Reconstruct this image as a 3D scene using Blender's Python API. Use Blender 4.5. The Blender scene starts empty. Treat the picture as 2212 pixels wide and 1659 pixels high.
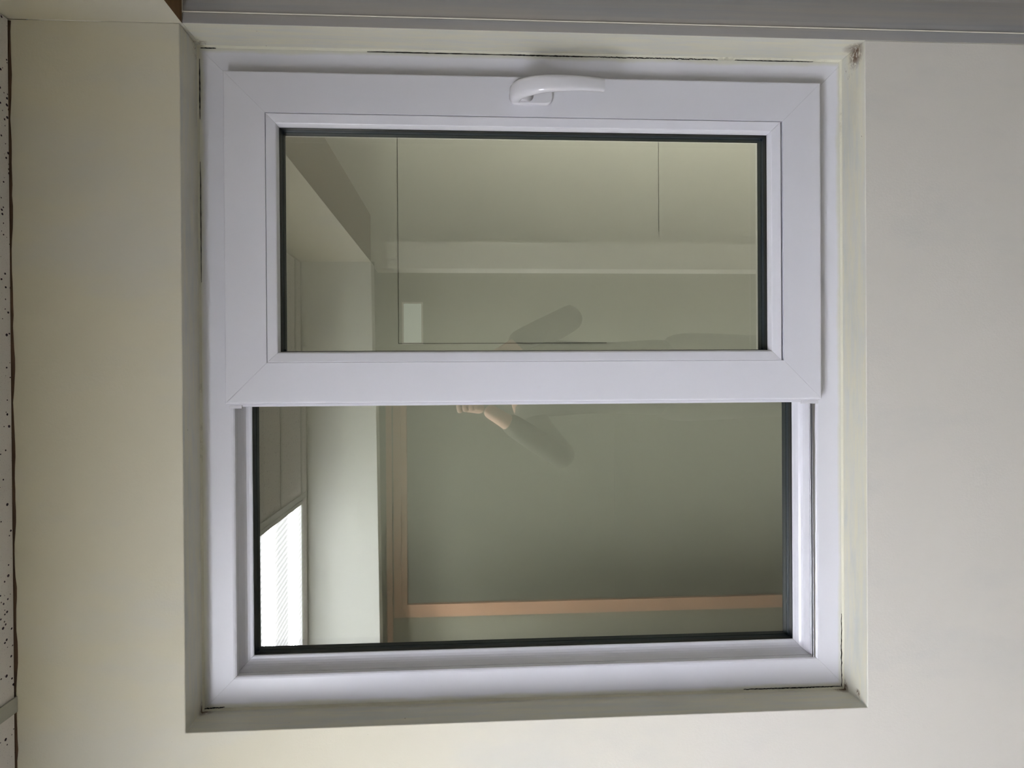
import bpy, bmesh, math, random
from mathutils import Matrix, Vector
random.seed(7)
SC = bpy.context.scene
COL = SC.collection

# ---------------------------------------------------------------- camera
# The photograph was taken with the phone turned on its side: up in the room is
# towards the left of the picture.  X = right along the wall, Y = into the wall, Z = up.
cam_d = bpy.data.cameras.new('camera')
cam_d.sensor_fit = 'HORIZONTAL'
cam_d.sensor_width = 36.0
cam_d.lens = 1600.0 * 36.0 / 2212.0
cam_d.clip_start = 0.004
cam = bpy.data.objects.new('camera', cam_d)
COL.objects.link(cam)
rx = Vector((-0.006503422, -0.06703130, -0.997729678))
ry = Vector((-0.999966832, -0.004456266, 0.006817393))
rz = Vector((-0.004903128, 0.997740922, -0.067000096))
m = Matrix.Identity(4)
for i in range(3):
    m[i][0] = rx[i]; m[i][1] = -ry[i]; m[i][2] = -rz[i]
m[0][3], m[1][3], m[2][3] = -0.00574619, -1.18247371, 0.11632493
cam.matrix_world = m
SC.camera = cam

# ---------------------------------------------------------------- world, exposure
w = bpy.data.worlds.new('world'); SC.world = w; w.use_nodes = True
w.node_tree.nodes['Background'].inputs[0].default_value = (0.75, 0.8, 0.9, 1)
w.node_tree.nodes['Background'].inputs[1].default_value = 0.3
SC.view_settings.view_transform = 'Standard'
SC.view_settings.look = 'None'
SC.view_settings.gamma = 1.0
SC.view_settings.use_curve_mapping = False
SC.view_settings.exposure = 0.0
LAMP = 26.5          # radiance of the ceiling troffer over the left of the room
TUBE_FILL = 66.0          # unseen tube added beyond the glass to brighten the right pane
HALL_FILL = 6.0           # radiance of the unseen fill panel added in the passage on the right

# ---------------------------------------------------------------- materials
def mat(name, col, rough=0.6, spec=0.5, metal=0.0):
    mt = bpy.data.materials.new(name); mt.use_nodes = True
    b = mt.node_tree.nodes['Principled BSDF']
    b.inputs['Base Color'].default_value = (*col, 1)
    b.inputs['Roughness'].default_value = rough
    b.inputs['Specular IOR Level'].default_value = spec
    b.inputs['Metallic'].default_value = metal
    return mt

class N:
    """small helper for node trees"""
    def __init__(s, mt):
        s.t = mt.node_tree; s.n = s.t.nodes; s.l = s.t.links
        s.b = s.n.get('Principled BSDF')
    def new(s, k, **kw):
        x = s.n.new(k)
        for a, v in kw.items(): setattr(x, a, v)
        return x
    def obj(s, scale=(1, 1, 1), loc=(0, 0, 0)):
        tc = s.new('ShaderNodeTexCoord'); mp = s.new('ShaderNodeMapping')
        mp.inputs['Scale'].default_value = scale; mp.inputs['Location'].default_value = loc
        s.l.new(tc.outputs['Object'], mp.inputs['Vector']); return mp.outputs['Vector']
    def noise(s, vec, sc, det=4, rough=0.55, dist=0):
        x = s.new('ShaderNodeTexNoise'); x.inputs['Scale'].default_value = sc
        x.inputs['Detail'].default_value = det; x.inputs['Roughness'].default_value = rough
        x.inputs['Distortion'].default_value = dist
        s.l.new(vec, x.inputs['Vector']); return x.outputs['Fac']
    def ramp(s, fac, pts):
        x = s.new('ShaderNodeValToRGB')
        while len(x.color_ramp.elements) < len(pts): x.color_ramp.elements.new(0.5)
        for e, (p, c) in zip(x.color_ramp.elements, pts):
            e.position = p; e.color = (c, c, c, 1) if not hasattr(c, '__len__') else (*c, 1)
        s.l.new(fac, x.inputs['Fac']); return x.outputs['Color']
    def mix(s, fac, a, b, mode='MIX'):
        x = s.new('ShaderNodeMix', data_type='RGBA', blend_type=mode)
        for sock, v in ((x.inputs[0], fac), (x.inputs[6], a), (x.inputs[7], b)):
            if isinstance(v, (int, float)): sock.default_value = v if sock is x.inputs[0] else (v, v, v, 1)
            elif isinstance(v, tuple): sock.default_value = (*v, 1)
            else: s.l.new(v, sock)
        return x.outputs[2]
    def math(s, op, a, b=0.0, clamp=False):
        x = s.new('ShaderNodeMath', operation=op, use_clamp=clamp)
        for i, v in enumerate((a, b)):
            if isinstance(v, (int, float)): x.inputs[i].default_value = v
            else: s.l.new(v, x.inputs[i])
        return x.outputs[0]
    def spot(s, c, r, soft=0.5):
        """mask around a point of the place, 1 inside"""
        tc = s.new('ShaderNodeTexCoord'); d = s.new('ShaderNodeVectorMath', operation='DISTANCE')
        s.l.new(tc.outputs['Object'], d.inputs[0]); d.inputs[1].default_value = c
        mr = s.new('ShaderNodeMapRange'); s.l.new(d.outputs['Value'], mr.inputs[0])
        mr.inputs[1].default_value = r * soft; mr.inputs[2].default_value = r
        mr.inputs[3].default_value = 1; mr.inputs[4].default_value = 0
        return mr.outputs[0]
    def bump(s, h, strength, dist):
        x = s.new('ShaderNodeBump'); x.inputs['Strength'].default_value = strength
        x.inputs['Distance'].default_value = dist
        s.l.new(h, x.inputs['Height']); s.l.new(x.outputs[0], s.b.inputs['Normal'])
    def color(s, c): s.l.new(c, s.b.inputs['Base Color'])

def xyz(q):
    tc = q.new('ShaderNodeTexCoord'); sp = q.new('ShaderNodeSeparateXYZ')
    q.l.new(tc.outputs['Object'], sp.inputs[0]); return sp.outputs

# painted plaster: cream coat, greyer touch-up patches, roller stipple
M_wall = mat('painted_plaster', (0.6, 0.57, 0.47), 0.55, 0.3)
q = N(M_wall)
X, Y, Z = xyz(q)
big = q.noise(q.obj((1, 1, 1)), 1.6, 3, 0.5)
patch = q.noise(q.obj((3.0, 1, 1.2), (3, 1, 7)), 2.6, 5, 0.6)
# cream at the top, a cooler white further down
band = q.math('MULTIPLY_ADD', Z, -0.9); band.node.inputs[2].default_value = 0.62
band2 = q.math('ADD', band, q.math('MULTIPLY', q.math('SUBTRACT', big, 0.5), 0.8), True)
c = q.mix(band2, (0.60, 0.56, 0.43), (0.63, 0.60, 0.555))
c = q.mix(q.ramp(patch, [(0.50, 0), (0.68, 0.4)]), c, (0.53, 0.53, 0.52))
specks = q.noise(q.obj(), 150, 2, 0.5)
c = q.mix(q.ramp(specks, [(0.80, 0), (0.82, 0.6)]), c, (0.2, 0.17, 0.13))
q.color(c)
st = q.noise(q.obj((1, 1, 1)), 260, 3, 0.6)
st2 = q.math('MULTIPLY', st, q.ramp(q.noise(q.obj((1, 1, 1), (5, 5, 5)), 5, 3, 0.6), [(0.3, 0.15), (0.7, 1)]))
q.bump(st2, 0.35, 0.0012)

# reveal paint: brushed cream over the boards of the opening, with the marks it carries
M_rev = mat('reveal_paint', (0.6, 0.58, 0.48), 0.45, 0.4)
q = N(M_rev)
br = q.noise(q.obj((6, 40, 6)), 2.2, 5, 0.6, 0.4)
c = q.mix(q.ramp(br, [(0.35, 0), (0.65, 1)]), (0.64, 0.61, 0.49), (0.585, 0.58, 0.53))
blu = q.noise(q.obj((4, 14, 1.6), (2, 2, 2)), 1.8, 4, 0.6)
c = q.mix(q.ramp(blu, [(0.55, 0), (0.72, 0.5)]), c, (0.47, 0.5, 0.49))
stain = q.noise(q.obj(), 95, 5, 0.7, 1.5)
for ctr, rr, lo in (((0.540, 0.028, -0.551), 0.026, 0.40), ((0.530, 0.045, -0.551), 0.026, 0.58),
                    ((-0.541, 0.03, -0.551), 0.010, 0.5), ((-0.5514, 0.075, -0.545), 0.018, 0.42),
                    ((-0.5514, 0.077, 0.550), 0.022, 0.40), ((0.5514, 0.077, 0.550), 0.03, 0.52),
                    ((-0.545, 0.077, -0.551), 0.014, 0.4)):
    msk = q.math('MULTIPLY', q.spot(ctr, rr, 0.3), q.ramp(stain, [(lo, 0), (lo + 0.07, 1)]))
    c = q.mix(msk, c, (0.11, 0.06, 0.03))
sp = q.noise(q.obj((1, 1, 1), (1, 8, 3)), 120, 2, 0.5)
c = q.mix(q.ramp(sp, [(0.775, 0), (0.79, 0.9)]), c, (0.09, 0.06, 0.04))
q.color(c)
q.bump(br, 0.25, 0.0015)

M_caulk = mat('old_caulk', (0.62, 0.60, 0.46), 0.6, 0.3)
q = N(M_caulk)
cn = q.noise(q.obj((1, 1, 1)), 60, 5, 0.7)
cn2 = q.noise(q.obj((1, 1, 1), (4, 4, 4)), 5, 3, 0.5)
crk = q.math('MULTIPLY', q.ramp(cn, [(0.5, 0), (0.58, 1)]), q.ramp(cn2, [(0.6, 0), (0.7, 0.7)]))
q.color(q.mix(crk, (0.63, 0.61, 0.50), (0.30, 0.27, 0.2)))
q.bump(cn, 0.6, 0.002)

M_gap = mat('dark_gap', (0.012, 0.010, 0.009), 0.9, 0.1)

M_upvc = mat('white_upvc', (0.66, 0.645, 0.70), 0.32, 0.45)
q = N(M_upvc)
sm = q.noise(q.obj((1, 1, 1)), 3.5, 4, 0.6)
c = q.mix(q.ramp(sm, [(0.35, 0), (0.75, 0.5)]), (0.70, 0.695, 0.76), (0.68, 0.675, 0.715))
sc2 = q.noise(q.obj((9, 1, 30)), 2.2, 5, 0.7)
c = q.mix(q.ramp(sc2, [(0.68, 0), (0.76, 0.22)]), c, (0.45, 0.44, 0.44))
q.color(c)
M_upvc_f = M_upvc.copy(); M_upvc_f.name = 'white_upvc_frame'
q = N(M_upvc_f); q.b = M_upvc_f.node_tree.nodes['Principled BSDF']
# the wall paint was brushed a little over the outer edge of the frame
old = q.b.inputs['Base Color'].links[0].from_socket
X, Y, Z = xyz(q)
ax = q.math('MAXIMUM', q.math('ABSOLUTE', X), q.math('ABSOLUTE', Z))
wob = q.math('MULTIPLY', q.noise(q.obj((1, 1, 1), (2, 0, 9)), 7, 4, 0.7), 0.016)
edge = q.math('ADD', ax, wob)
mr = q.new('ShaderNodeMapRange'); q.l.new(edge, mr.inputs[0])
mr.inputs[1].default_value = 0.5475; mr.inputs[2].default_value = 0.5535
mr.inputs[3].default_value = 0; mr.inputs[4].default_value = 0.85
q.color(q.mix(mr.outputs[0], old, (0.64, 0.63, 0.54)))

M_seam = mat('seam_shadow_gap', (0.30, 0.29, 0.30), 0.8, 0.1)
M_handle = mat('glossy_white_plastic', (0.66, 0.65, 0.69), 0.10, 0.5)
M_track = mat('aluminium_track', (0.62, 0.62, 0.65), 0.28, 0.5, 1.0)
M_gasket = mat('black_gasket', (0.006, 0.007, 0.008), 0.45, 0.4)
M_spacer = mat('slate_spacer_bar', (0.014, 0.022, 0.030), 0.5, 0.4)

def glass(name, r0, tint):
    mt = bpy.data.materials.new(name); mt.use_nodes = True
    t = mt.node_tree; t.nodes.clear()
    out = t.nodes.new('ShaderNodeOutputMaterial'); mx = t.nodes.new('ShaderNodeMixShader')
    g = t.nodes.new('ShaderNodeBsdfGlossy'); tr = t.nodes.new('ShaderNodeBsdfTransparent')
    g.inputs['Roughness'].default_value = 0.0; g.inputs['Color'].default_value = (1.0, 0.99, 0.95, 1)
    tr.inputs['Color'].default_value = (*tint, 1)
    # Schlick reflectance from the angle to the pane, the same from either side
    ge = t.nodes.new('ShaderNodeNewGeometry'); dt = t.nodes.new('ShaderNodeVectorMath'); dt.operation = 'DOT_PRODUCT'
    t.links.new(ge.outputs['Normal'], dt.inputs[0]); t.links.new(ge.outputs['Incoming'], dt.inputs[1])
    def mm(op, a, b):
        x = t.nodes.new('ShaderNodeMath'); x.operation = op
        for i, v in enumerate((a, b)):
            if isinstance(v, (int, float)): x.inputs[i].default_value = v
            elif v is not None: t.links.new(v, x.inputs[i])
        return x.outputs[0]
    c5 = mm('POWER', mm('SUBTRACT', 1.0, mm('ABSOLUTE', dt.outputs['Value'], None)), 5.0)
    t.links.new(mm('ADD', mm('MULTIPLY', c5, 1 - r0), r0), mx.inputs[0]); t.links.new(tr.outputs[0], mx.inputs[1])
    t.links.new(g.outputs[0], mx.inputs[2]); t.links.new(mx.outputs[0], out.inputs[0])
    return mt
M_glass = glass('solar_glass', 0.14, (0.97, 0.98, 0.94))
M_glass2 = glass('rear_glass', 0.03, (0.985, 0.99, 0.97))

# mineral fibre ceiling tile
M_tile = mat('mineral_fibre_tile', (0.66, 0.63, 0.61), 0.85, 0.1)
q = N(M_tile)
v = q.new('ShaderNodeTexVoronoi'); v.inputs['Scale'].default_value = 120
q.l.new(q.obj((1.0, 0.72, 1)), v.inputs['Vector'])
n1 = q.noise(q.obj(), 55, 2, 0.5)
thr = q.math('MULTIPLY', q.ramp(n1, [(0.40, 0.1), (0.62, 1)]), 0.27)
hole = q.math('LESS_THAN', v.outputs['Distance'], thr)
v2 = q.new('ShaderNodeTexVoronoi'); v2.inputs['Scale'].default_value = 300
q.l.new(q.obj(), v2.inputs['Vector'])
hole2 = q.math('LESS_THAN', v2.outputs['Distance'], 0.16)
c = q.mix(q.math('MULTIPLY', hole2, 0.5), (0.68, 0.65, 0.63), (0.25, 0.22, 0.24))
c = q.mix(hole, c, (0.03, 0.02, 0.03))
q.color(c)
M_tbar = mat('painted_grid_bar', (0.36, 0.36, 0.32), 0.5, 0.4)

# grey post paint with long brush drags
M_post = mat('grey_post_paint', (0.24, 0.23, 0.22), 0.5, 0.4)
q = N(M_post)
d1 = q.noise(q.obj((30, 8, 1.1)), 1.7, 5, 0.6)
c = q.mix(q.ramp(d1, [(0.35, 0), (0.65, 1)]), (0.34, 0.315, 0.29), (0.285, 0.285, 0.295))
q.color(c); q.bump(d1, 0.2, 0.002)
M_lit_edge = mat('lit_edge_cream', (0.66, 0.64, 0.55), 0.5)  # pale colour stands in for light caught on the rounded edge
M_soffit = mat('bare_brown_timber', (0.16, 0.085, 0.03), 0.7, 0.3)
q = N(M_soffit)
q.color(q.mix(q.noise(q.obj((2, 30, 30)), 3, 4), (0.10, 0.055, 0.02), (0.20, 0.11, 0.04)))
M_inner = mat('inner_room_plaster', (0.76, 0.77, 0.73), 0.7, 0.2)
M_lower = mat('lower_wall_plaster', (0.26, 0.26, 0.20), 0.7, 0.2)
M_pass = mat('passage_plaster', (0.68, 0.67, 0.60), 0.7, 0.2)
M_door = mat('dark_door_leaf', (0.10, 0.105, 0.08), 0.5, 0.3)
M_wood = mat('brown_door_frame', (0.52, 0.29, 0.16), 0.5, 0.4)
q = N(M_wood)
q.color(q.mix(q.noise(q.obj((30, 30, 2)), 2, 4), (0.54, 0.32, 0.20), (0.68, 0.42, 0.27)))
M_floor = mat('vinyl_floor', (0.24, 0.22, 0.19), 0.5, 0.4)
q = N(M_floor); q.color(q.mix(q.noise(q.obj(), 9, 5), (0.13, 0.12, 0.10), (0.17, 0.155, 0.13)))
M_board = mat('backing_board', (0.60, 0.59, 0.49), 0.85, 0.1)
q = N(M_board)
q.color(q.mix(q.noise(q.obj(), 2.2, 3), (0.53, 0.52, 0.475), (0.57, 0.56, 0.515)))
M_sheet0 = mat('mid_board_sheet', (0.76, 0.745, 0.66), 0.85, 0.1)
M_sheet = mat('pale_board_sheet', (0.84, 0.825, 0.745), 0.85, 0.1)
M_skin = mat('skin', (0.60, 0.38, 0.27), 0.5, 0.4)
M_shirt = mat('dark_shirt', (0.06, 0.06, 0.05), 0.9, 0.1)
M_trous = mat('dark_trousers', (0.07, 0.07, 0.06), 0.9, 0.1)
M_hair = mat('dark_hair', (0.012, 0.010, 0.008), 0.6, 0.3)
M_phone = mat('phone_body', (0.02, 0.02, 0.022), 0.25, 0.5)

def emit(name, col, s):
    mt = bpy.data.materials.new(name); mt.use_nodes = True
    t = mt.node_tree; t.nodes.remove(t.nodes['Principled BSDF'])
    e = t.nodes.new('ShaderNodeEmission'); e.inputs[0].default_value = (*col, 1)
    e.inputs[1].default_value = s
    t.links.new(e.outputs[0], t.nodes['Material Output'].inputs[0]); return mt, e
# prismatic lens: two tubes glow through it as brighter bands, fine ribs across
M_lens, e = emit('lit_prismatic_lens', (0.925, 0.95, 1.03), LAMP)
q = N(M_lens)
X, Y, Z = xyz(q)
def tube(y0, wd):
    d = q.math('ABSOLUTE', q.math('SUBTRACT', Y, y0))
    mr = q.new('ShaderNodeMapRange', interpolation_type='SMOOTHSTEP'); q.l.new(d, mr.inputs[0])
    mr.inputs[1].default_value = wd * 0.5; mr.inputs[2].default_value = wd
    mr.inputs[3].default_value = 1; mr.inputs[4].default_value = 0
    return mr.outputs[0]
tb = q.math('MAXIMUM', tube(-1.20, 0.10), tube(-1.575, 0.10))
ph = q.math('MULTIPLY', q.math('ADD', X, q.math('MULTIPLY', Y, 0.10)), 2 * math.pi / 0.022)
rib = q.math('ADD', q.math('MULTIPLY', q.math('SINE', ph), 0.5), 0.5)
val = q.math('ADD', q.math('MULTIPLY', tb, q.math('ADD', q.math('MULTIPLY', rib, 4.0), 0.0)), q.math('ADD', q.math('MULTIPLY', rib, 0.05), 0.11))
q.l.new(q.math('MULTIPLY', val, LAMP), e.inputs[1])
M_hall_fill, _ = emit('passage_fill_panel', (1.0, 0.98, 0.93), HALL_FILL)
M_tube_fill, _ = emit('fill_tube', (1.0, 0.98, 1.02), TUBE_FILL)
M_lit, _ = emit('daylit_window_pane', (0.9, 1.0, 0.9), 0.6)

# ---------------------------------------------------------------- mesh helpers
def link(name, bm, mt, parent=None, smooth=False, bevel=0.0, seg=2, recalc=True):
    if recalc: bmesh.ops.recalc_face_normals(bm, faces=bm.faces)
    me = bpy.data.meshes.new(name); bm.to_mesh(me); bm.free()
    for x in (mt if isinstance(mt, (list, tuple)) else [mt]): me.materials.append(x)
    o = bpy.data.objects.new(name, me); COL.objects.link(o)
    if smooth:
        for p in me.polygons: p.use_smooth = True
    if bevel:
        b = o.modifiers.new('bevel', 'BEVEL'); b.width = bevel; b.segments = seg
        b.limit_method = 'ANGLE'; b.angle_limit = math.radians(35)
        for p in me.polygons: p.use_smooth = True
        wn = o.modifiers.new('wn', 'WEIGHTED_NORMAL'); wn.keep_sharp = True
    if parent: o.parent = parent
    return o
def tag(o, label=None, cat=None, group=None, kind=None):
    if label: o['label'] = label
    if cat: o['category'] = cat
    if group: o['group'] = group
    if kind: o['kind'] = kind
    return o
def empty(name, loc=(0, 0, 0)):
    o = bpy.data.objects.new(name, None); COL.objects.link(o); o.location = loc
    o.empty_display_size = 0.05; return o
def box(bm, a, b, mi=0):
    x0, y0, z0 = a; x1, y1, z1 = b
    v = [bm.verts.new(p) for p in ((x0,y0,z0),(x1,y0,z0),(x1,y1,z0),(x0,y1,z0),(x0,y0,z1),(x1,y0,z1),(x1,y1,z1),(x0,y1,z1))]
    for f in ((0,1,2,3),(4,7,6,5),(0,4,5,1),(1,5,6,2),(2,6,7,3),(3,7,4,0)):
        bm.faces.new([v[i] for i in f]).material_index = mi
def bx(a, b):
    bm = bmesh.new(); box(bm, a, b); return bm
def prism(bm, pts, axis, a, b):
    """closed outline pts (2-D) extruded along axis 'x','y','z' from a to b"""
    def P(p, t):
        return {'x': (t, p[0], p[1]), 'y': (p[0], t, p[1]), 'z': (p[0], p[1], t)}[axis]
    A = [bm.verts.new(P(p, a)) for p in pts]; B = [bm.verts.new(P(p, b)) for p in pts]
    n = len(pts); bm.faces.new(A); bm.faces.new(B[::-1])
    for i in range(n): bm.faces.new((A[i], A[(i+1) % n], B[(i+1) % n], B[i]))
def mitred(bm, rect, prof, gap=0.0, sides='TRBL', mi=0):
    """rect = (x0,x1,z0,z1); prof = closed list of (inset, y).  Four mitred lengths,
    each pulled back by gap so the weld line at the corner is a real groove."""
    x0, x1, z0, z1 = rect
    for sd in sides:
        A, B = [], []
        for ins, y in prof:
            g = gap
            if sd == 'T': a, b = (x0+ins+g, y, z1-ins), (x1-ins-g, y, z1-ins)
            if sd == 'B': a, b = (x0+ins+g, y, z0+ins), (x1-ins-g, y, z0+ins)
            if sd == 'L': a, b = (x0+ins, y, z0+ins+g), (x0+ins, y, z1-ins-g)
            if sd == 'R': a, b = (x1-ins, y, z0+ins+g), (x1-ins, y, z1-ins-g)
            A.append(bm.verts.new(a)); B.append(bm.verts.new(b))
        n = len(prof)
        for f in [A, B[::-1]] + [(A[i], A[(i+1) % n], B[(i+1) % n], B[i]) for i in range(n)]:
            bm.faces.new(f).material_index = mi
def rounded(cx, cz, w_, h_, r, n=6):
    pts = []
    for k, (sx, sz) in enumerate(((1, 1), (-1, 1), (-1, -1), (1, -1))):
        for i in range(n + 1):
            a = math.pi / 2 * (k + i / n)
            pts.append((cx + sx * (w_ / 2 - r) + r * math.cos(a), cz + sz * (h_ / 2 - r) + r * math.sin(a)))
    return pts

# ---------------------------------------------------------------- room shell
HW, HH = 0.5514, 0.55          # half width and height of the opening
CE, FL = 0.803, -1.55          # ceiling and floor
XL, XR, XH = -1.95, 0.5514, 1.75
YB = -1.86                     # back header
T = 0.26                       # wall thickness
# wall that carries the window
bm = bmesh.new()
def grid_wall(bm):
    xs = [XL, -HW, HW]; zs = [FL, -HH, HH, CE + 0.12]
    for i in range(2):
        for j in range(3):
            if i == 1 and j == 1: continue
            f = [bm.verts.new(p) for p in ((xs[i],0,zs[j]),(xs[i+1],0,zs[j]),(xs[i+1],0,zs[j+1]),(xs[i],0,zs[j+1]))]
            bm.faces.new(f)
    bmesh.ops.remove_doubles(bm, verts=bm.verts, dist=1e-5)
grid_wall(bm)
back = bmesh.ops.extrude_face_region(bm, geom=bm.faces[:])
bmesh.ops.translate(bm, verts=[g for g in back['geom'] if isinstance(g, bmesh.types.BMVert)], vec=(0, T, 0))
bmesh.ops.recalc_face_normals(bm, faces=bm.faces)
for f in bm.faces:
    c_ = f.calc_center_median()
    if 0.001 < c_.y < T - 0.001 and abs(c_.x) < HW + 0.01 and abs(c_.z) < HH + 0.01: f.material_index = 1
wall = link('wall_window', bm, [M_wall, M_rev], bevel=0.0016, seg=2, recalc=False)
tag(wall, 'cream painted wall around the recessed white window', 'wall', kind='structure')

# slightly proud painted corner bead round the opening edge (bottom edge shows brightest)
# header wall on the right, its lower edge at the height of the opening
def hexa(bm, P):
    v = [bm.verts.new(p) for p in P]
    for f in ((0,1,2,3),(4,7,6,5),(0,4,5,1),(1,5,6,2),(2,6,7,3),(3,7,4,0)): bm.faces.new([v[i] for i in f])
bm = bmesh.new()
zt = CE + 0.12
hexa(bm, ((XR,0,0.5462),(XR+0.2,0,0.5462),(XR+0.16,YB,0.506),(XR-0.042,YB,0.506),
          (XR,0,zt),(XR+0.2,0,zt),(XR+0.16,YB,zt),(XR-0.042,YB,zt)))
bm.faces.ensure_lookup_table()
h = link('wall_right', bm, [M_wall, M_soffit])
for p in h.data.polygons:
    if p.normal.z < -0.5: p.material_index = 1
tag(h, 'cream header wall at the right reaching from the window wall over the doorway', 'wall', kind='structure')

# post beside the opening: narrow flat strip, bead coloured pale as a lit edge, wide grey board
bm = bmesh.new(); box(bm, (XR, 0.0, FL), (0.5688, T, 0.5455)); box(bm, (XR, 0.0012, 0.5450), (0.5688, T, 0.5600))
bmesh.ops.recalc_face_normals(bm, faces=bm.faces)
for f in bm.faces:
    if f.normal.x < -0.5: f.material_index = 1
o = link('trim_1', bm, [M_post, M_rev], bevel=0.0012)
tag(o, 'narrow grey painted strip running down beside the window opening', 'trim', kind='structure')
bm = bmesh.new(); prism(bm, [(0.5688,0.0),(0.5691,-0.0008),(0.5697,-0.0013),(0.5703,-0.0008),(0.5706,0.0),(0.5706,0.02),(0.5688,0.02)], 'z', FL, 0.5455)
o = link('trim_2', bm, M_lit_edge, smooth=False)
tag(o, 'thin bead, coloured pale as a lit edge, between the grey strip and the grey post', 'trim', kind='structure')
bm = bmesh.new()
# board face rolls gently away from the room lamp
pts = [(0.5706, 0.001)] + [(0.5706 + 0.055 * k / 6, 0.001 + 0.010 * (k / 6) ** 1.6) for k in range(1, 7)] + [(0.70, 0.022), (0.70, T), (0.5706, T)]
prism(bm, pts, 'z', FL, 0.5455)
o = link('trim_3', bm, M_post)
tag(o, 'wide grey brush-painted door post at the right edge of the wall', 'trim', kind='structure')
o = link('wall_passage', bx((0.70, 0.03, FL), (XH, T, zt)), M_pass)
tag(o, 'passage wall beyond the grey door post', 'wall', kind='structure')

o = link('wall_left', bx((XL - 0.1, YB - 0.6, FL), (XL, T, zt)), M_wall)
tag(o, 'cream wall at the far left of the room', 'wall', kind='structure')
o = link('wall_passage_side', bx((XH, -2.6, FL), (XH + 0.1, T, zt)), M_pass)
tag(o, 'pale side wall of the passage mirrored in the sash', 'wall', kind='structure')
bm = bmesh.new(); hexa(bm, ((XL,YB,0.482),(XR-0.042,YB,0.506),(XR-0.042,YB-0.12,0.506),(XL,YB-0.12,0.482),
                            (XL,YB,zt),(XR-0.042,YB,zt),(XR-0.042,YB-0.12,zt),(XL,YB-0.12,zt)))
o = link('wall_back', bm, M_inner)
tag(o, 'white upper wall mirrored in the glass below the ceiling lamp', 'wall', kind='structure')
o = link('wall_back_lower', bx((XL, -2.24, FL), (XR - 0.0, -2.12, zt)), M_lower)
tag(o, 'olive back wall around the brown door frame', 'wall', kind='structure')
o = link('wall_passage_end', bx((XR - 0.0, -2.62, FL), (XH, -2.5, zt)), M_pass)
tag(o, 'end wall of the passage', 'wall', kind='structure')
# pier where room and passage meet
o = link('wall_pier', bx((0.50, -2.12, FL), (0.62, YB - 0.122, 0.505)), M_pass)
tag(o, 'pale pier between back wall and passage', 'wall', kind='structure')
o = link('floor', bx((XL - 0.1, -2.62, FL - 0.1), (XH + 0.1, T, FL)), M_floor)
tag(o, 'vinyl floor', 'floor', kind='structure')

# ceiling: tiles laid in a grid, stopping short of the wall so a dark joint shows
ceil = empty('ceiling'); tag(ceil, 'white speckled tile ceiling with grey grid bars', 'ceiling', kind='structure')
link('ceiling_void', bx((XL, -2.6, zt), (XH, T, zt + 0.05)), M_gap, ceil)
tx = [-1.725 - 0.012, -0.512, 0.70, 1.72]
ty = [-2.6, -1.745, -1.39, -1.065, -0.0035]
XT = [XL, -1.74, -0.497, XR - 0.001]
YT = [YB + 0.001, -1.752, -1.062, -0.0035]
for i in range(3):
    for j in range(3):
        if i == 1 and j == 1: continue
        bm = bmesh.new(); x1 = XT[i+1] - (0.0 if i < 2 else 0.004 + 0.0)
        xe = XT[i+1] - 0.001 if i < 2 else XR - 0.0025
        if i == 2 and j < 2: xe = XR - 0.048
        yb = YT[j+1] - 0.0005
        box(bm, (XT[i] + 0.0005, YT[j] + 0.0005, CE), (xe, yb, CE + 0.014))
        link('ceiling_tile', bm, M_tile, ceil)
# bars
def bar(a, b, mt=M_tbar):
    bm = bmesh.new(); box(bm, a, b); return link('grid_bar', bm, mt, ceil, bevel=0.0006)
bar((-0.509, YB + 0.002, CE - 0.003), (-0.485, -0.0002, CE - 0.0004))
bar((-0.483, -1.405, CE - 0.003), (XR - 0.035, -1.381, CE - 0.0004))
bar((-0.483, -1.757, CE - 0.003), (XR - 0.05, -1.733, CE - 0.0004))
bar((XL, YB + 0.001, CE - 0.004), (XR - 0.045, YB + 0.014, CE - 0.0004))
link('ceiling_slab', bx((XR + 0.2, -2.5, CE), (XH, 0.03, CE + 0.02)), M_tile, ceil)
link('ceiling_slab', bx((XL, -2.12, CE), (XR + 0.16, YB - 0.122, CE + 0.02)), M_tile, ceil)
# ragged brown stain line where tile meets wall
bm = bmesh.new(); n = 150; prev = None
for k in range(n + 1):
    x = XL + (XR - 0.003 - XL) * k / n
    dz = 0.0022 + 0.0016 * math.sin(k * 0.7) * math.sin(k * 0.23) + random.uniform(-0.0006, 0.0010)
    cur = [bm.verts.new(p) for p in ((x, -0.0004, CE - max(dz, 0.0006)), (x, -0.0016, CE - max(dz, 0.0006) * 0.4), (x, -0.0016, CE + 0.004), (x, -0.0004, CE + 0.004))]
    if prev:
        for a in range(4): bm.faces.new((prev[a], prev[(a+1) % 4], cur[(a+1) % 4], cur[a]))
    prev = cur
M_edge = mat('brown_joint_stain', (0.07, 0.035, 0.02), 0.8, 0.2)
q = N(M_edge); q.color(q.mix(q.noise(q.obj(), 14, 3), (0.02, 0.012, 0.01), (0.13, 0.075, 0.04)))
link('joint_stain', bm, M_edge, ceil)

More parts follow.
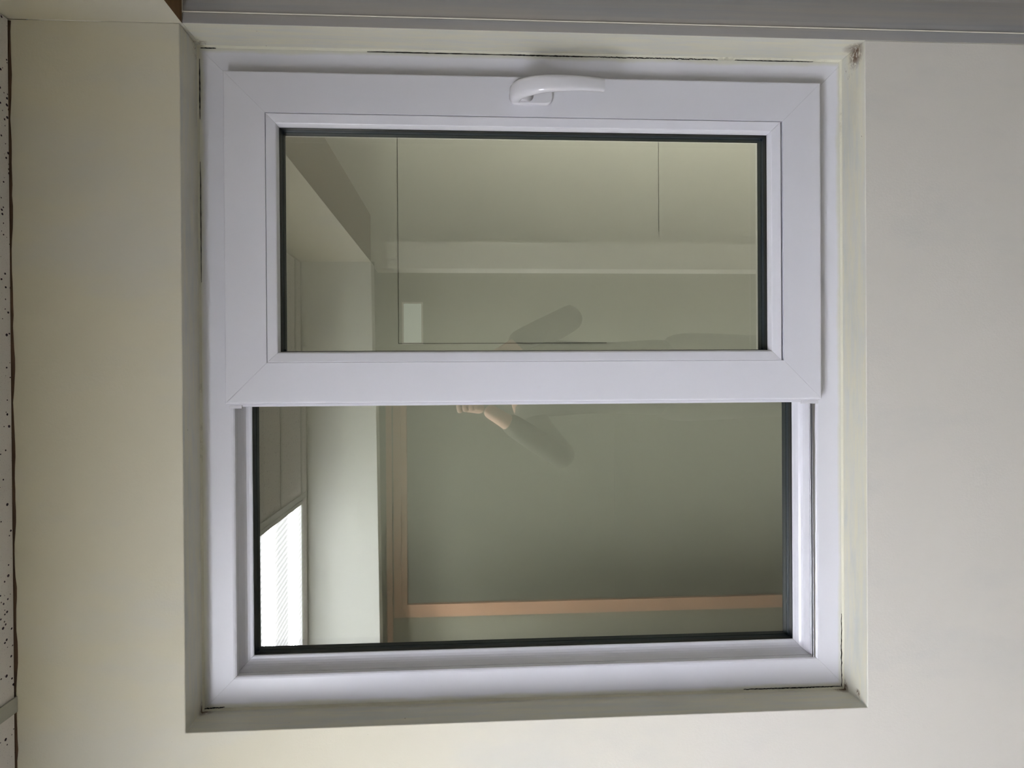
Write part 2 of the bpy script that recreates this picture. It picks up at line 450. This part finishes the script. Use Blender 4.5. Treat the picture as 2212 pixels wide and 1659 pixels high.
# the small space beyond the glass: a plain board wall with the seams of its sheets
YS = 0.5
wb = link('wall_beyond', bx((-1.3, YS, -1.0), (1.3, YS + 0.02, 0.9)), M_board)
tag(wb, 'plain olive board wall seen through the window glass', 'wall', kind='structure')
bm = bmesh.new()
def seam(x0, z0, x1, z1, t=0.0006):
    box(bm, (min(x0, x1) - t, YS - 0.0004, min(z0, z1) - t), (max(x0, x1) + t, YS + 0.0008, max(z0, z1) + t))
seam(0.0790, 0.2586, 1.0, 0.2586); seam(0.0790, -0.2146, 0.0790, 0.2578); seam(0.3353, -0.3381, 1.0, -0.3381, 0.0004)
o = link('board_seam', bm, M_gap, wb)
for nm, a_, b_ in (('wall_beyond_left', (-1.32, T, -1.0), (-1.3, YS, 0.9)), ('wall_beyond_right', (1.3, T, -1.0), (1.32, YS, 0.9)),
                   ('ceiling_beyond', (-1.3, T, 0.9), (1.3, YS + 0.02, 0.92)), ('floor_beyond', (-1.3, T, -1.02), (1.3, YS + 0.02, -1.0))):
    tag(link(nm, bx(a_, b_), M_board), 'side of the narrow space beyond the glass, ' + nm.replace('_', ' '), 'wall', kind='structure')
tl = empty('pane_fill_light', (1.2, 0.38, -0.35)); tag(tl, 'added unseen fill tube in the space beyond the window', 'fill light')  # invented lamp, added out of view to light the board behind the sash
bm = bmesh.new(); prism(bm, [(1.2 + 0.02 * math.cos(k * math.pi / 6), 0.38 + 0.02 * math.sin(k * math.pi / 6)) for k in range(12)], 'z', -0.85, 0.15)
o = link('tube', bm, M_tube_fill, tl, smooth=True); o.matrix_parent_inverse = Matrix.Translation((-1.2, -0.38, 0.35))
for z_ in (0.15, -0.88):
    o = link('fill_bracket', bx((1.19, 0.365, z_), (1.30, 0.395, z_ + 0.03)), M_tbar, tl); o.matrix_parent_inverse = Matrix.Translation((-1.2, -0.38, 0.35))

# ---------------------------------------------------------------- window
win = empty('window_1', (0, 0.078, -HH)); tag(win, 'white plastic sliding window with one sash in front and one recessed fixed pane', 'window', kind='structure')
def part(name, bm, mt, label=None, **kw):
    o = link(name, bm, mt, win, **kw); o.matrix_parent_inverse = Matrix.Translation((0, -0.078, HH))
    if label: o['label'] = label
    return o
def sub(name, bm, mt, par, label=None, **kw):
    o = link(name, bm, mt, par, **kw)
    if label: o['label'] = label
    return o
YF = 0.078
# outer frame
FR = (-HW + 0.0006, HW - 0.0006, -HH - 0.0062, HH - 0.0006)
bm = bmesh.new()
prof = [(0.0, YF + 0.0012), (0.010, YF), (0.0495, YF), (0.0525, YF + 0.0006), (0.0545, YF + 0.0022), (0.0545, 0.092),
        (0.0515, 0.094), (0.0515, 0.170), (0.0, 0.170)]
mitred(bm, FR, prof, 0.00018)
frame = part('window_frame', bm, M_upvc_f)
bm = bmesh.new(); mitred(bm, FR, [(0.0012, YF + 0.003), (0.0530, YF + 0.003), (0.0530, 0.160), (0.0012, 0.160)])
sub('weld_core', bm, M_seam, frame)
# caulk and crack round the frame
bm = bmesh.new()
rr = (-HW, HW, -HH, HH)
mitred(bm, rr, [(0.0, YF - 0.0035), (0.0006, YF - 0.003), (0.0028, YF + 0.0004), (0.003, YF + 0.004), (0.0, YF + 0.004)], sides='TBLR')
part('caulk_bead', bm, M_caulk, 'yellowed paint and caulk line between frame and wall')
# dark open cracks, irregular, lying along the frame edge
bm = bmesh.new()
def crack(p0, p1, th, jit, n=60, ax='x'):
    """ragged dark slit: thin strip of varying width standing just off the joint"""
    prev = None
    for k in range(n + 1):
        t = k / n; a = p0[0] + (p1[0] - p0[0]) * t; b = p0[1] + (p1[1] - p0[1]) * t
        w_ = th * (0.35 + 0.65 * abs(math.sin(t * math.pi)) ** 0.5) * random.uniform(0.5, 1.25)
        j = random.uniform(-jit, jit)
        for s in (0,):
            if ax == 'z':     # runs vertically, width across x
                P = [(b + j - w_, YF - 0.0006, a), (b + j + w_, YF - 0.0006, a), (b + j + w_, YF + 0.0022, a), (b + j - w_, YF + 0.0022, a)]
            else:
                P = [(a, YF - 0.0006, b + j - w_), (a, YF - 0.0006, b + j + w_), (a, YF + 0.0022, b + j + w_), (a, YF + 0.0022, b + j - w_)]
        cur = [bm.verts.new(p) for p in P]
        if prev:
            for i in range(4): bm.faces.new((prev[i], prev[(i+1) % 4], cur[(i+1) % 4], cur[i]))
        else: bm.faces.new(cur)
        prev = cur
    bm.faces.new(prev[::-1])
xr = HW - 0.0033
crack((0.545, xr), (0.52, xr), 0.0006, 0.0002, 12, 'z')
crack((0.272, xr), (0.05, xr), 0.0006, 0.0001, 40, 'z')
crack((0.05, xr), (-0.12, xr), 0.0008, 0.0002, 60, 'z')
crack((-0.12, xr), (-0.33, xr), 0.0006, 0.0007, 110, 'z')
crack((-0.36, xr), (-0.50, xr), 0.0004, 0.0002, 50, 'z')
crack((0.53, HH - 0.0033), (0.43, HH - 0.0033), 0.0007, 0.0001, 20, 'x')
crack((0.36, HH - 0.0033), (0.16, HH - 0.0033), 0.0004, 0.0001, 30, 'x')
crack((0.548, -HW + 0.0032), (0.515, -HW + 0.0042), 0.0008, 0.0005, 20, 'z')
crack((-0.37, -HW + 0.0036), (-0.545, -HW + 0.0030), 0.0007, 0.0004, 60, 'z')
crack((-0.42, -HH + 0.0034), (-0.55, -HH + 0.0034), 0.0007, 0.0006, 30, 'x')
part('joint_crack', bm, M_gap, 'dark ragged crack along the frame edge')

# recessed fixed light: bead and glass
FX = (-0.4969, 0.012, -0.4978, 0.4978)
bm = bmesh.new()
# channel floor and 45 degree bead
mitred(bm, (FX[0], FX[1], FX[2], FX[3]), [(-0.0045, 0.0935), (0.0008, 0.0935), (0.0016, 0.0990), (0.0028, 0.1050), (0.0046, 0.1098), (0.0072, 0.1132), (0.0108, 0.1156), (0.0150, 0.1168), (0.0186, 0.1172), (0.0203, 0.1178), (0.0205, 0.1195), (0.0205, 0.133), (-0.0045, 0.133)], 0.0002)
fx = part('fixed_bead', bm, M_upvc)
bm = bmesh.new(); mitred(bm, FX, [(0.0002, 0.0995), (0.0030, 0.1115), (0.0072, 0.1165), (0.0195, 0.1190), (0.0195, 0.131), (0.0002, 0.131)])
sub('weld_core', bm, M_gap, fx)
def glazing(rect, y0, parent_fn):
    """black rubber lining in front of the glass, slate spacer between two panes"""
    x0, x1, z0, z1 = rect
    r = (x0 + 0.0003, x1 - 0.0003, z0 + 0.0003, z1 - 0.0003)
    yg, y1 = y0 + 0.019, y0 + 0.035
    bm = bmesh.new(); mitred(bm, r, [(-0.003, y0 - 0.001), (0.0004, y0 - 0.001), (0.0010, y0 + 0.003), (0.0004, y0 + 0.0045), (0.0004, y0 + 0.010), (-0.003, y0 + 0.010)])
    parent_fn('gasket', bm, M_gasket, 'black rubber glazing gasket')
    bm = bmesh.new(); mitred(bm, r, [(-0.003, y0 + 0.010), (0.0006, y0 + 0.010), (0.0010, y0 + 0.0125), (0.0006, y0 + 0.015), (0.0010, yg - 0.0002), (-0.003, yg - 0.0002)])
    mitred(bm, r, [(-0.003, yg + 0.0006), (0.0016, yg + 0.0006), (0.0018, y1 - 0.0006), (-0.003, y1 - 0.0006)])
    for cx, sx in ((r[0], 1), (r[1], -1)):
        for cz, sz in ((r[2], 1), (r[3], -1)):
            box(bm, (min(cx, cx + sx * 0.0045), yg - 0.004, min(cz, cz + sz * 0.0045)), (max(cx, cx + sx * 0.0045), yg - 0.0004, max(cz, cz + sz * 0.0045)))
    parent_fn('spacer_bar', bm, M_spacer, 'dark slate spacer edging the panes')
    parent_fn('glass_pane', bx((x0 - 0.002, yg, z0 - 0.002), (x1 + 0.002, yg + 0.0002, z1 + 0.002)), M_glass, 'reflective grey-green glass')
    parent_fn('rear_glass_pane', bx((x0 - 0.002, y1 - 0.0002, z0 - 0.002), (x1 + 0.002, y1, z1 + 0.002)), M_glass2)
FG = (FX[0] + 0.0205, FX[1] - 0.0205, FX[2] + 0.0205, FX[3] - 0.0205)
FG = (-0.4764, -0.009, -0.4768, 0.4774)
glazing(FG, 0.1205, lambda n, b, m_, l=None: part(n, b, m_, l))

# sill track rails
bm = bmesh.new()
for y0, hgt in ((0.0800, 0.0046), (0.0842, 0.0060), (0.0884, 0.0052)):
    box(bm, (-0.4964, y0, -0.5016), (0.4964, y0 + 0.0011, -0.5016 + hgt))
box(bm, (-0.4964, 0.0796, -0.5018), (0.4964, 0.0920, -0.5008))
part('track_rail', bm, M_track, 'bright aluminium running track on the sill', bevel=0.0003)

# sliding sash in front
SX = (-0.0418, 0.5030, -0.5024, 0.5032); YSH = 0.055
bm = bmesh.new()
sp_ = [(0.0, YSH + 0.0035), (0.0006, YSH + 0.0014), (0.0022, YSH + 0.0002), (0.004, YSH), (0.0672, YSH), (0.0676, YSH + 0.0006), (0.0676, YSH + 0.018), (0.0, YSH + 0.018)]
mitred(bm, SX, sp_, 0.00016)
# rear body of the sash, set in from the cover flange
mitred(bm, (SX[0] + 0.010, SX[1] - 0.012, SX[2] + 0.012, SX[3] - 0.012), [(0, YSH + 0.018), (0.055, YSH + 0.018), (0.055, 0.0765), (0, 0.0765)])
sash = part('sash', bm, M_upvc, 'sliding sash with wide flat frame')
bm = bmesh.new(); mitred(bm, SX, [(0.002, YSH + 0.0025), (0.066, YSH + 0.0018), (0.066, YSH + 0.015), (0.002, YSH + 0.015)])
sub('weld_core', bm, M_seam, sash)
BD = (SX[0] + 0.0680, SX[1] - 0.0680, SX[2] + 0.0710, SX[3] - 0.0680)
BD = (0.0258, 0.4347, -0.4314, 0.4350)
bm = bmesh.new()
mitred(bm, BD, [(0.0, YSH + 0.004), (0.0004, YSH + 0.0006), (0.0012, YSH + 0.0002), (0.0148, YSH + 0.0030), (0.0162, YSH + 0.0040), (0.0180, YSH + 0.0110), (0.0182, YSH + 0.018), (0.0, YSH + 0.018)], 0.00022)
bd = sub('glazing_bead', bm, M_upvc, sash)
SG = (0.0440, 0.4165, -0.4132, 0.4168)
glazing(SG, 0.0735, lambda n, b, m_, l=None: sub(n, b, m_, sash, l))
# interlock strip along the meeting stile, with end caps
bm = bmesh.new()
box(bm, (-0.0466, YSH + 0.0100, -0.470), (-0.0420, YSH + 0.0135, 0.478))
box(bm, (-0.0436, YSH + 0.0045, -0.500), (-0.0419, YSH + 0.0070, 0.500))
sub('interlock_strip', bm, M_upvc, sash, bevel=0.0004)
for z0, z1 in ((0.4785, 0.4990), (-0.4995, -0.4705)):
    bm = bmesh.new(); box(bm, (-0.0492, YSH + 0.0085, z0), (-0.0440, YSH + 0.0150, z1))
    sub('end_cap', bm, M_handle, sash, bevel=0.0004)
bm = bmesh.new(); prism(bm, rounded(0.4995, -0.5000, 0.006, 0.006, 0.0028), 'y', YSH + 0.0030, YSH + 0.0185)

# handle: rounded base, lever springing from its upper end, sweeping out and down
HXC = 0.4690
bm = bmesh.new()
nlay = [(1.0, YSH + 0.0), (1.0, YSH - 0.0045), (0.97, YSH - 0.0065), (0.90, YSH - 0.0078)]
rings = []
for s_, y_ in nlay:
    rings.append([bm.verts.new((HXC + (px - HXC) * s_ , y_, -0.0015 + (pz + 0.0015) * (1 - (1 - s_) * 0.45))) for px, pz in rounded(HXC, -0.0015, 0.0290, 0.0730, 0.0125, 8)])
for a, b in zip(rings, rings[1:]):
    n = len(a)
    for i in range(n): bm.faces.new((a[i], a[(i+1) % n], b[(i+1) % n], b[i]))
bm.faces.new(rings[-1]); bm.faces.new(rings[0][::-1])
hd = None
# lever: sections along a path in the Y-Z plane, rounded rectangle sections
path = [  # z, y, half width x, half thickness, facing angle
    (0.0250, YSH - 0.0065, 0.0135, 0.0100, 90),
    (0.0248, YSH - 0.0150, 0.0142, 0.0106, 84),
    (0.0220, YSH - 0.0250, 0.0148, 0.0104, 70),
    (0.0160, YSH - 0.0345, 0.0150, 0.0096, 53),
    (0.0060, YSH - 0.0430, 0.0147, 0.0087, 38),
    (-0.006, YSH - 0.0500, 0.0142, 0.0080, 26),
    (-0.022, YSH - 0.0560, 0.0135, 0.0073, 15),
    (-0.042, YSH - 0.0595, 0.0127, 0.0067, 6),
    (-0.064, YSH - 0.0605, 0.0119, 0.0063, -1),
    (-0.084, YSH - 0.0595, 0.0112, 0.0060, -7),
    (-0.101, YSH - 0.0570, 0.0107, 0.0058, -11),
    (-0.1145, YSH - 0.0540, 0.0104, 0.0056, -13)]
def lever_bm(bm):
    rg = []
    for z, y, hw, ht, ang in path:
        a = math.radians(ang); nz, ny = math.sin(a), -math.cos(a)     # outward normal of the lever in (z,y)
        ring = []
        for k in range(20):
            t = 2 * math.pi * k / 20
            cx_ = math.copysign(abs(math.cos(t)) ** 0.62, math.cos(t)) * hw
            cn_ = math.copysign(abs(math.sin(t)) ** 0.75, math.sin(t)) * ht
            ring.append(bm.verts.new((HXC + cx_, y + ny * cn_, z + nz * cn_)))
        rg.append(ring)
    for a, b in zip(rg, rg[1:]):
        for i in range(20): bm.faces.new((a[i], a[(i+1) % 20], b[(i+1) % 20], b[i]))
    bm.faces.new(rg[0][::-1]); bm.faces.new(rg[-1])
handle_base_bm = bm
bm = bmesh.new(); lever_bm(bm)
lev = part('handle', bm, M_handle, 'glossy white curved window handle pointing down', smooth=True)
es = lev.modifiers.new('es', 'EDGE_SPLIT'); es.split_angle = math.radians(50)
hb = sub('handle_base', handle_base_bm, M_handle, lev, smooth=True)
es = hb.modifiers.new('es', 'EDGE_SPLIT'); es.split_angle = math.radians(40)
# neck collar between base and lever
bm = bmesh.new()
for i, (y_, s_) in enumerate(((YSH - 0.006, 1.0), (YSH - 0.012, 0.92))): pass
ra = [bm.verts.new((px, YSH - 0.0070, pz)) for px, pz in rounded(HXC, 0.0135, 0.0235, 0.0400, 0.0105, 6)]
rb = [bm.verts.new((HXC + (px - HXC) * 0.93, YSH - 0.0185, 0.0225 + (pz - 0.0135) * 0.58)) for px, pz in rounded(HXC, 0.0135, 0.0235, 0.0400, 0.0105, 6)]
n = len(ra)
for i in range(n): bm.faces.new((ra[i], ra[(i+1) % n], rb[(i+1) % n], rb[i]))
bm.faces.new(ra[::-1]); bm.faces.new(rb)
sub('handle_collar', bm, M_handle, lev, smooth=True)

# ---------------------------------------------------------------- things mirrored in the glass
lamp = empty('ceiling_light', (-1.12, -1.41, CE))
tag(lamp, 'bright recessed ceiling light panel mirrored at the upper left corner of the glass', 'ceiling light')
def lampart(name, bm, mt):
    o = link(name, bm, mt, lamp); o.matrix_parent_inverse = Matrix.Translation((1.12, 1.41, -CE)); return o
lampart('diffuser', bx((-1.722, -1.738, CE - 0.0005), (-0.527, -1.078, CE + 0.003)), M_lens)
bm = bmesh.new(); mitred_pts = ((-1.7385, -0.4995), (-1.7505, -1.0635))
x0, x1, y0, y1 = -1.738, -0.5105, -1.7505, -1.0635
box(bm, (x0, y0, CE - 0.003), (x1, -1.738, CE + 0.06)); box(bm, (x0, -1.078, CE - 0.003), (x1, y1, CE + 0.06))
box(bm, (x0, -1.738, CE - 0.003), (-1.722, -1.078, CE + 0.06)); box(bm, (-0.527, -1.738, CE - 0.003), (x1, -1.078, CE + 0.06))
lampart('trim_frame', bm, M_tbar)

hl = empty('passage_fill_light', (1.5, -0.25, CE))  # added out of view to brighten the passage walls mirrored in the sash
tag(hl, 'added unseen fill panel in the passage behind the right header', 'ceiling light')
o = link('diffuser', bx((1.30, -0.42, CE - 0.02), (1.70, -0.08, CE - 0.0005)), M_hall_fill, hl)
o.matrix_parent_inverse = Matrix.Translation((-1.5, 0.25, -CE))

dr = empty('door_1', (-0.2, -2.1, FL)); tag(dr, 'dark door in a brown timber frame mirrored in the fixed pane', 'door', kind='structure')
def dpart(name, bm, mt, **kw):
    o = link(name, bm, mt, dr, **kw); o.matrix_parent_inverse = Matrix.Translation((0.2, 2.1, -FL)); return o
bm = bmesh.new(); mitred(bm, (-1.137, 0.05, FL - 0.08, 0.448), [(0, -2.10), (0.036, -2.10), (0.038, -2.094), (0.062, -2.094), (0.065, -2.12), (0, -2.12)], sides='TLR')
dpart('door_frame', bm, M_wood)
dpart('door_leaf', bx((-1.07, -2.119, FL + 0.005), (-0.01, -2.105, 0.382)), M_door)
bm = bmesh.new(); box(bm, (-1.07, -2.105, -0.68), (-0.01, -2.100, -0.62)); dpart('door_rail', bm, M_door)
o = link('trim_4', bx((XL, -2.119, 0.455), (0.08, -2.100, 0.482)), M_wood)
tag(o, 'brown timber rail above the mirrored door frame', 'trim', kind='structure')

# small high window in the back wall, daylight behind
wn = empty('window_2', (0.28, -2.1, 0.28)); tag(wn, 'small daylit window mirrored in the sash glass', 'window', kind='structure')
def wpart(name, bm, mt):
    o = link(name, bm, mt, wn); o.matrix_parent_inverse = Matrix.Translation((-0.28, 2.1, -0.28)); return o
wpart('daylit_pane', bx((0.172, -2.0925, 0.304), (0.352, -2.0905, 0.385)), M_lit)
bm = bmesh.new(); mitred(bm, (0.164, 0.360, 0.296, 0.393), [(0, -2.0935), (0.008, -2.0935), (0.008, -2.088), (0, -2.088)]); wpart('casing', bm, M_pass)

# ---------------------------------------------------------------- the photographer, seen only as a dim mirror image
def skin(name, chains, mt, parent=None, sub_=1):
    """chains: list of ([(pos, radius)...], attach) ; each chain its own island"""
    me = bpy.data.meshes.new(name); V, E_, R_, roots = [], [], [], []
    for ch in chains:
        if ch and ch[0] == 'tree':
            base = len(V)
            V += [p for p, r in ch[1]]; R_ += [r for p, r in ch[1]]
            E_ += [(a + base, b + base) for a, b in ch[2]]; roots.append(base)
        else:
            base = len(V)
            V += [p for p, r in ch]; R_ += [r for p, r in ch]
            E_ += [(base + i, base + i + 1) for i in range(len(ch) - 1)]; roots.append(base)
    me.from_pydata(V, E_, []); me.materials.append(mt)
    o = bpy.data.objects.new(name, me); COL.objects.link(o)
    o.modifiers.new('skin', 'SKIN').use_smooth_shade = True
    s = me.skin_vertices[0].data if me.skin_vertices else None
    if s is None:
        lay = me.attributes
    for i, r in enumerate(R_):
        rr_ = r if hasattr(r, '__len__') else (r, r)
        me.skin_vertices[0].data[i].radius = rr_
        me.skin_vertices[0].data[i].use_root = i in roots
    ss = o.modifiers.new('ss', 'SUBSURF'); ss.levels = sub_; ss.render_levels = sub_ + 1
    if parent: o.parent = parent
    return o
def make_person():
    yb = -1.545
    sh = 0.155   # half shoulder
    T_ = [((0, yb, -0.62), (0.11, 0.07)),      # 0 pelvis
          ((0, yb, -0.45), (0.135, 0.095)),    # 1 waist
          ((0, yb + 0.005, -0.25), (0.155, 0.11)),  # 2 chest
          ((0, yb, -0.13), (0.12, 0.075)),     # 3 upper chest
          ((0, yb, -0.06), (0.055, 0.055)),    # 4 neck
          ((0, yb + 0.012, 0.0), (0.055, 0.06)),  # 5
          ((-sh, yb, -0.15), 0.058), ((-0.245, yb + 0.07, -0.22), 0.046), ((-0.315, yb + 0.165, -0.285), 0.042), ((-0.22, yb + 0.245, -0.14), 0.038), ((-0.128, yb + 0.31, 0.0), 0.028), ((-0.108, yb + 0.325, 0.035), 0.028),
          ((sh, yb, -0.15), 0.058), ((0.20, yb + 0.07, -0.235), 0.046), ((0.235, yb + 0.165, -0.305), 0.042), ((0.165, yb + 0.245, -0.155), 0.038), ((0.085, yb + 0.31, -0.02), 0.028), ((0.070, yb + 0.325, 0.015), 0.028),
          ((-0.09, yb, -0.75), 0.07), ((-0.10, yb + 0.01, -1.08), 0.052), ((-0.105, yb - 0.01, -1.45), 0.042), ((-0.11, yb + 0.11, -1.515), 0.034),
          ((0.09, yb, -0.75), 0.07), ((0.10, yb + 0.01, -1.08), 0.052), ((0.105, yb - 0.01, -1.45), 0.042), ((0.11, yb + 0.11, -1.515), 0.034)]
    ed = [(0,1),(1,2),(2,3),(3,4),(4,5),(3,6),(6,7),(7,8),(8,9),(9,10),(10,11),(3,12),(12,13),(13,14),(14,15),(15,16),(16,17),(0,18),(18,19),(19,20),(20,21),(0,22),(22,23),(23,24),(24,25)]
    chains = [('tree', T_, ed)]
    # hands: palm beside the phone, four fingers curled behind its back edge, thumb on its face
    for s, wx, wz in ((-1, -0.108, 0.035), (1, 0.070, 0.015)):
        yw = yb + 0.325
        chains.append([((wx, yw, wz), 0.026), ((wx - s * 0.004, yw + 0.012, wz + 0.045), (0.016, 0.034)), ((wx - s * 0.004, yw + 0.02, wz + 0.078), (0.013, 0.032))])
        for k in range(4):
            dz = (0.082, 0.062, 0.041, 0.022)[k]; ln = (1.0, 1.08, 1.0, 0.82)[k]
            bx_ = wx - s * 0.004; by = yw + 0.024
            out = s * 0.012 * (1 - k * 0.3)
            chains.append([((bx_, by, wz + dz), 0.0095), ((bx_ + out, by + 0.030 * ln, wz + dz + 0.010), 0.009),
                           ((bx_ + out - s * 0.020, by + 0.040 * ln, wz + dz + 0.014), 0.008), ((bx_ - s * 0.050 * ln, by + 0.036 * ln, wz + dz + 0.014), 0.0072)])
        chains.append([((wx, yw + 0.004, wz + 0.035), 0.012), ((wx - s * 0.018, yw - 0.012, wz + 0.062), 0.0105), ((wx - s * 0.040, yw - 0.010, wz + 0.082), 0.009)])
    body = skin('person', chains, M_skin)
    tag(body, 'photographer in dark clothes holding up a phone, mirrored dimly in the glass', 'person')
    # head with face
    bm = bmesh.new(); bmesh.ops.create_uvsphere(bm, u_segments=32, v_segments=24, radius=1)
    hc = Vector((0, yb + 0.022, 0.075))
    for v in bm.verts:
        x, y, z = v.co
        px = x * 0.076 * (1 - 0.28 * max(0, -z) ** 1.5); py = y * 0.096; pz = z * 0.118
        if y > 0:
            py *= 1 - 0.10 * abs(z)
            nose = math.exp(-((x / 0.20) ** 2) - ((z + 0.12) / 0.20) ** 2); py += 0.022 * nose
            for sx in (-1, 1): py -= 0.012 * math.exp(-(((x - sx * 0.38) / 0.2) ** 2) - ((z - 0.08) / 0.14) ** 2)
            py += 0.006 * math.exp(-((x / 0.3) ** 2) - ((z + 0.45) / 0.08) ** 2)
            py += 0.008 * math.exp(-((x / 0.3) ** 2) - ((z + 0.85) / 0.15) ** 2)
        v.co = hc + Vector((px, py, pz))
    link('head', bm, M_skin, body, smooth=True)
    for sx in (-1, 1):
        bm = bmesh.new(); bmesh.ops.create_uvsphere(bm, u_segments=12, v_segments=8, radius=1)
        for v in bm.verts: v.co = hc + Vector((sx * 0.077 + v.co.x * 0.008, -0.004 + v.co.y * 0.018, -0.005 + v.co.z * 0.03))
        link('ear', bm, M_skin, body, smooth=True)
        bm = bmesh.new(); bmesh.ops.create_uvsphere(bm, u_segments=12, v_segments=8, radius=0.011)
        for v in bm.verts: v.co += hc + Vector((sx * 0.030, 0.074, 0.010))
        link('eye', bm, M_inner, body, smooth=True)
    bm = bmesh.new(); bmesh.ops.create_uvsphere(bm, u_segments=32, v_segments=24, radius=1)
    for v in bm.verts:
        x, y, z = v.co; r = 1.07 + 0.02 * math.sin(x * 19) * math.sin(y * 17)
        v.co = hc + Vector((x * 0.079 * r, y * 0.098 * r - 0.010, z * 0.120 * r + 0.004))
    for v in [v for v in bm.verts if (v.co - hc).z < 0.055 and (v.co - hc).y > 0.0 or (v.co - hc).z < -0.05]: bm.verts.remove(v)
    hr = link('hair', bm, M_hair, body, smooth=True)
    so = hr.modifiers.new('so', 'SOLIDIFY'); so.thickness = 0.006
    S = [((0, yb, -0.80), (0.178, 0.135)), ((0, yb, -0.45), (0.152, 0.112)), ((0, yb + 0.005, -0.25), (0.172, 0.125)), ((0, yb, -0.135), (0.135, 0.088)),
         ((-sh, yb, -0.155), 0.070), ((-0.245, yb + 0.07, -0.225), 0.058), ((-0.315, yb + 0.165, -0.287), 0.052), ((-0.22, yb + 0.245, -0.14), 0.047), ((-0.15, yb + 0.293, -0.035), 0.041),
         ((sh, yb, -0.155), 0.070), ((0.20, yb + 0.07, -0.24), 0.058), ((0.235, yb + 0.165, -0.307), 0.052), ((0.165, yb + 0.245, -0.155), 0.047), ((0.118, yb + 0.293, -0.055), 0.041)]
    skin('shirt', [('tree', S, [(0,1),(1,2),(2,3),(3,4),(4,5),(5,6),(6,7),(7,8),(3,9),(9,10),(10,11),(11,12),(12,13)])], M_shirt, body)
    for sx in (-1, 1):
        L = [((sx * 0.080, yb, -0.66), 0.100), ((sx * 0.090, yb, -0.80), 0.100), ((sx * 0.10, yb + 0.01, -1.08), 0.074), ((sx * 0.105, yb - 0.01, -1.30), 0.064), ((sx * 0.106, yb - 0.01, -1.47), 0.060)]
        skin('trouser_leg', [L], M_trous, body)
        skin('shoe', [[((sx * 0.108, yb - 0.03, -1.505), 0.044), ((sx * 0.110, yb + 0.06, -1.508), 0.040), ((sx * 0.114, yb + 0.16, -1.515), 0.034)]], M_phone, body)
    return body
make_person()
# phone held upright just behind the camera position
bm = bmesh.new()
prism(bm, rounded(-0.0070, 0.072, 0.074, 0.152, 0.010), 'y', -1.1985, -1.1905)
ph_ = link('phone', bm, M_phone, bevel=0.001)
tag(ph_, 'dark phone held upright in both hands by the mirrored photographer', 'phone')
bm = bmesh.new(); prism(bm, rounded(-0.0010, 0.122, 0.032, 0.034, 0.007), 'y', -1.1905, -1.1885)
link('camera_bump', bm, M_gasket, ph_)
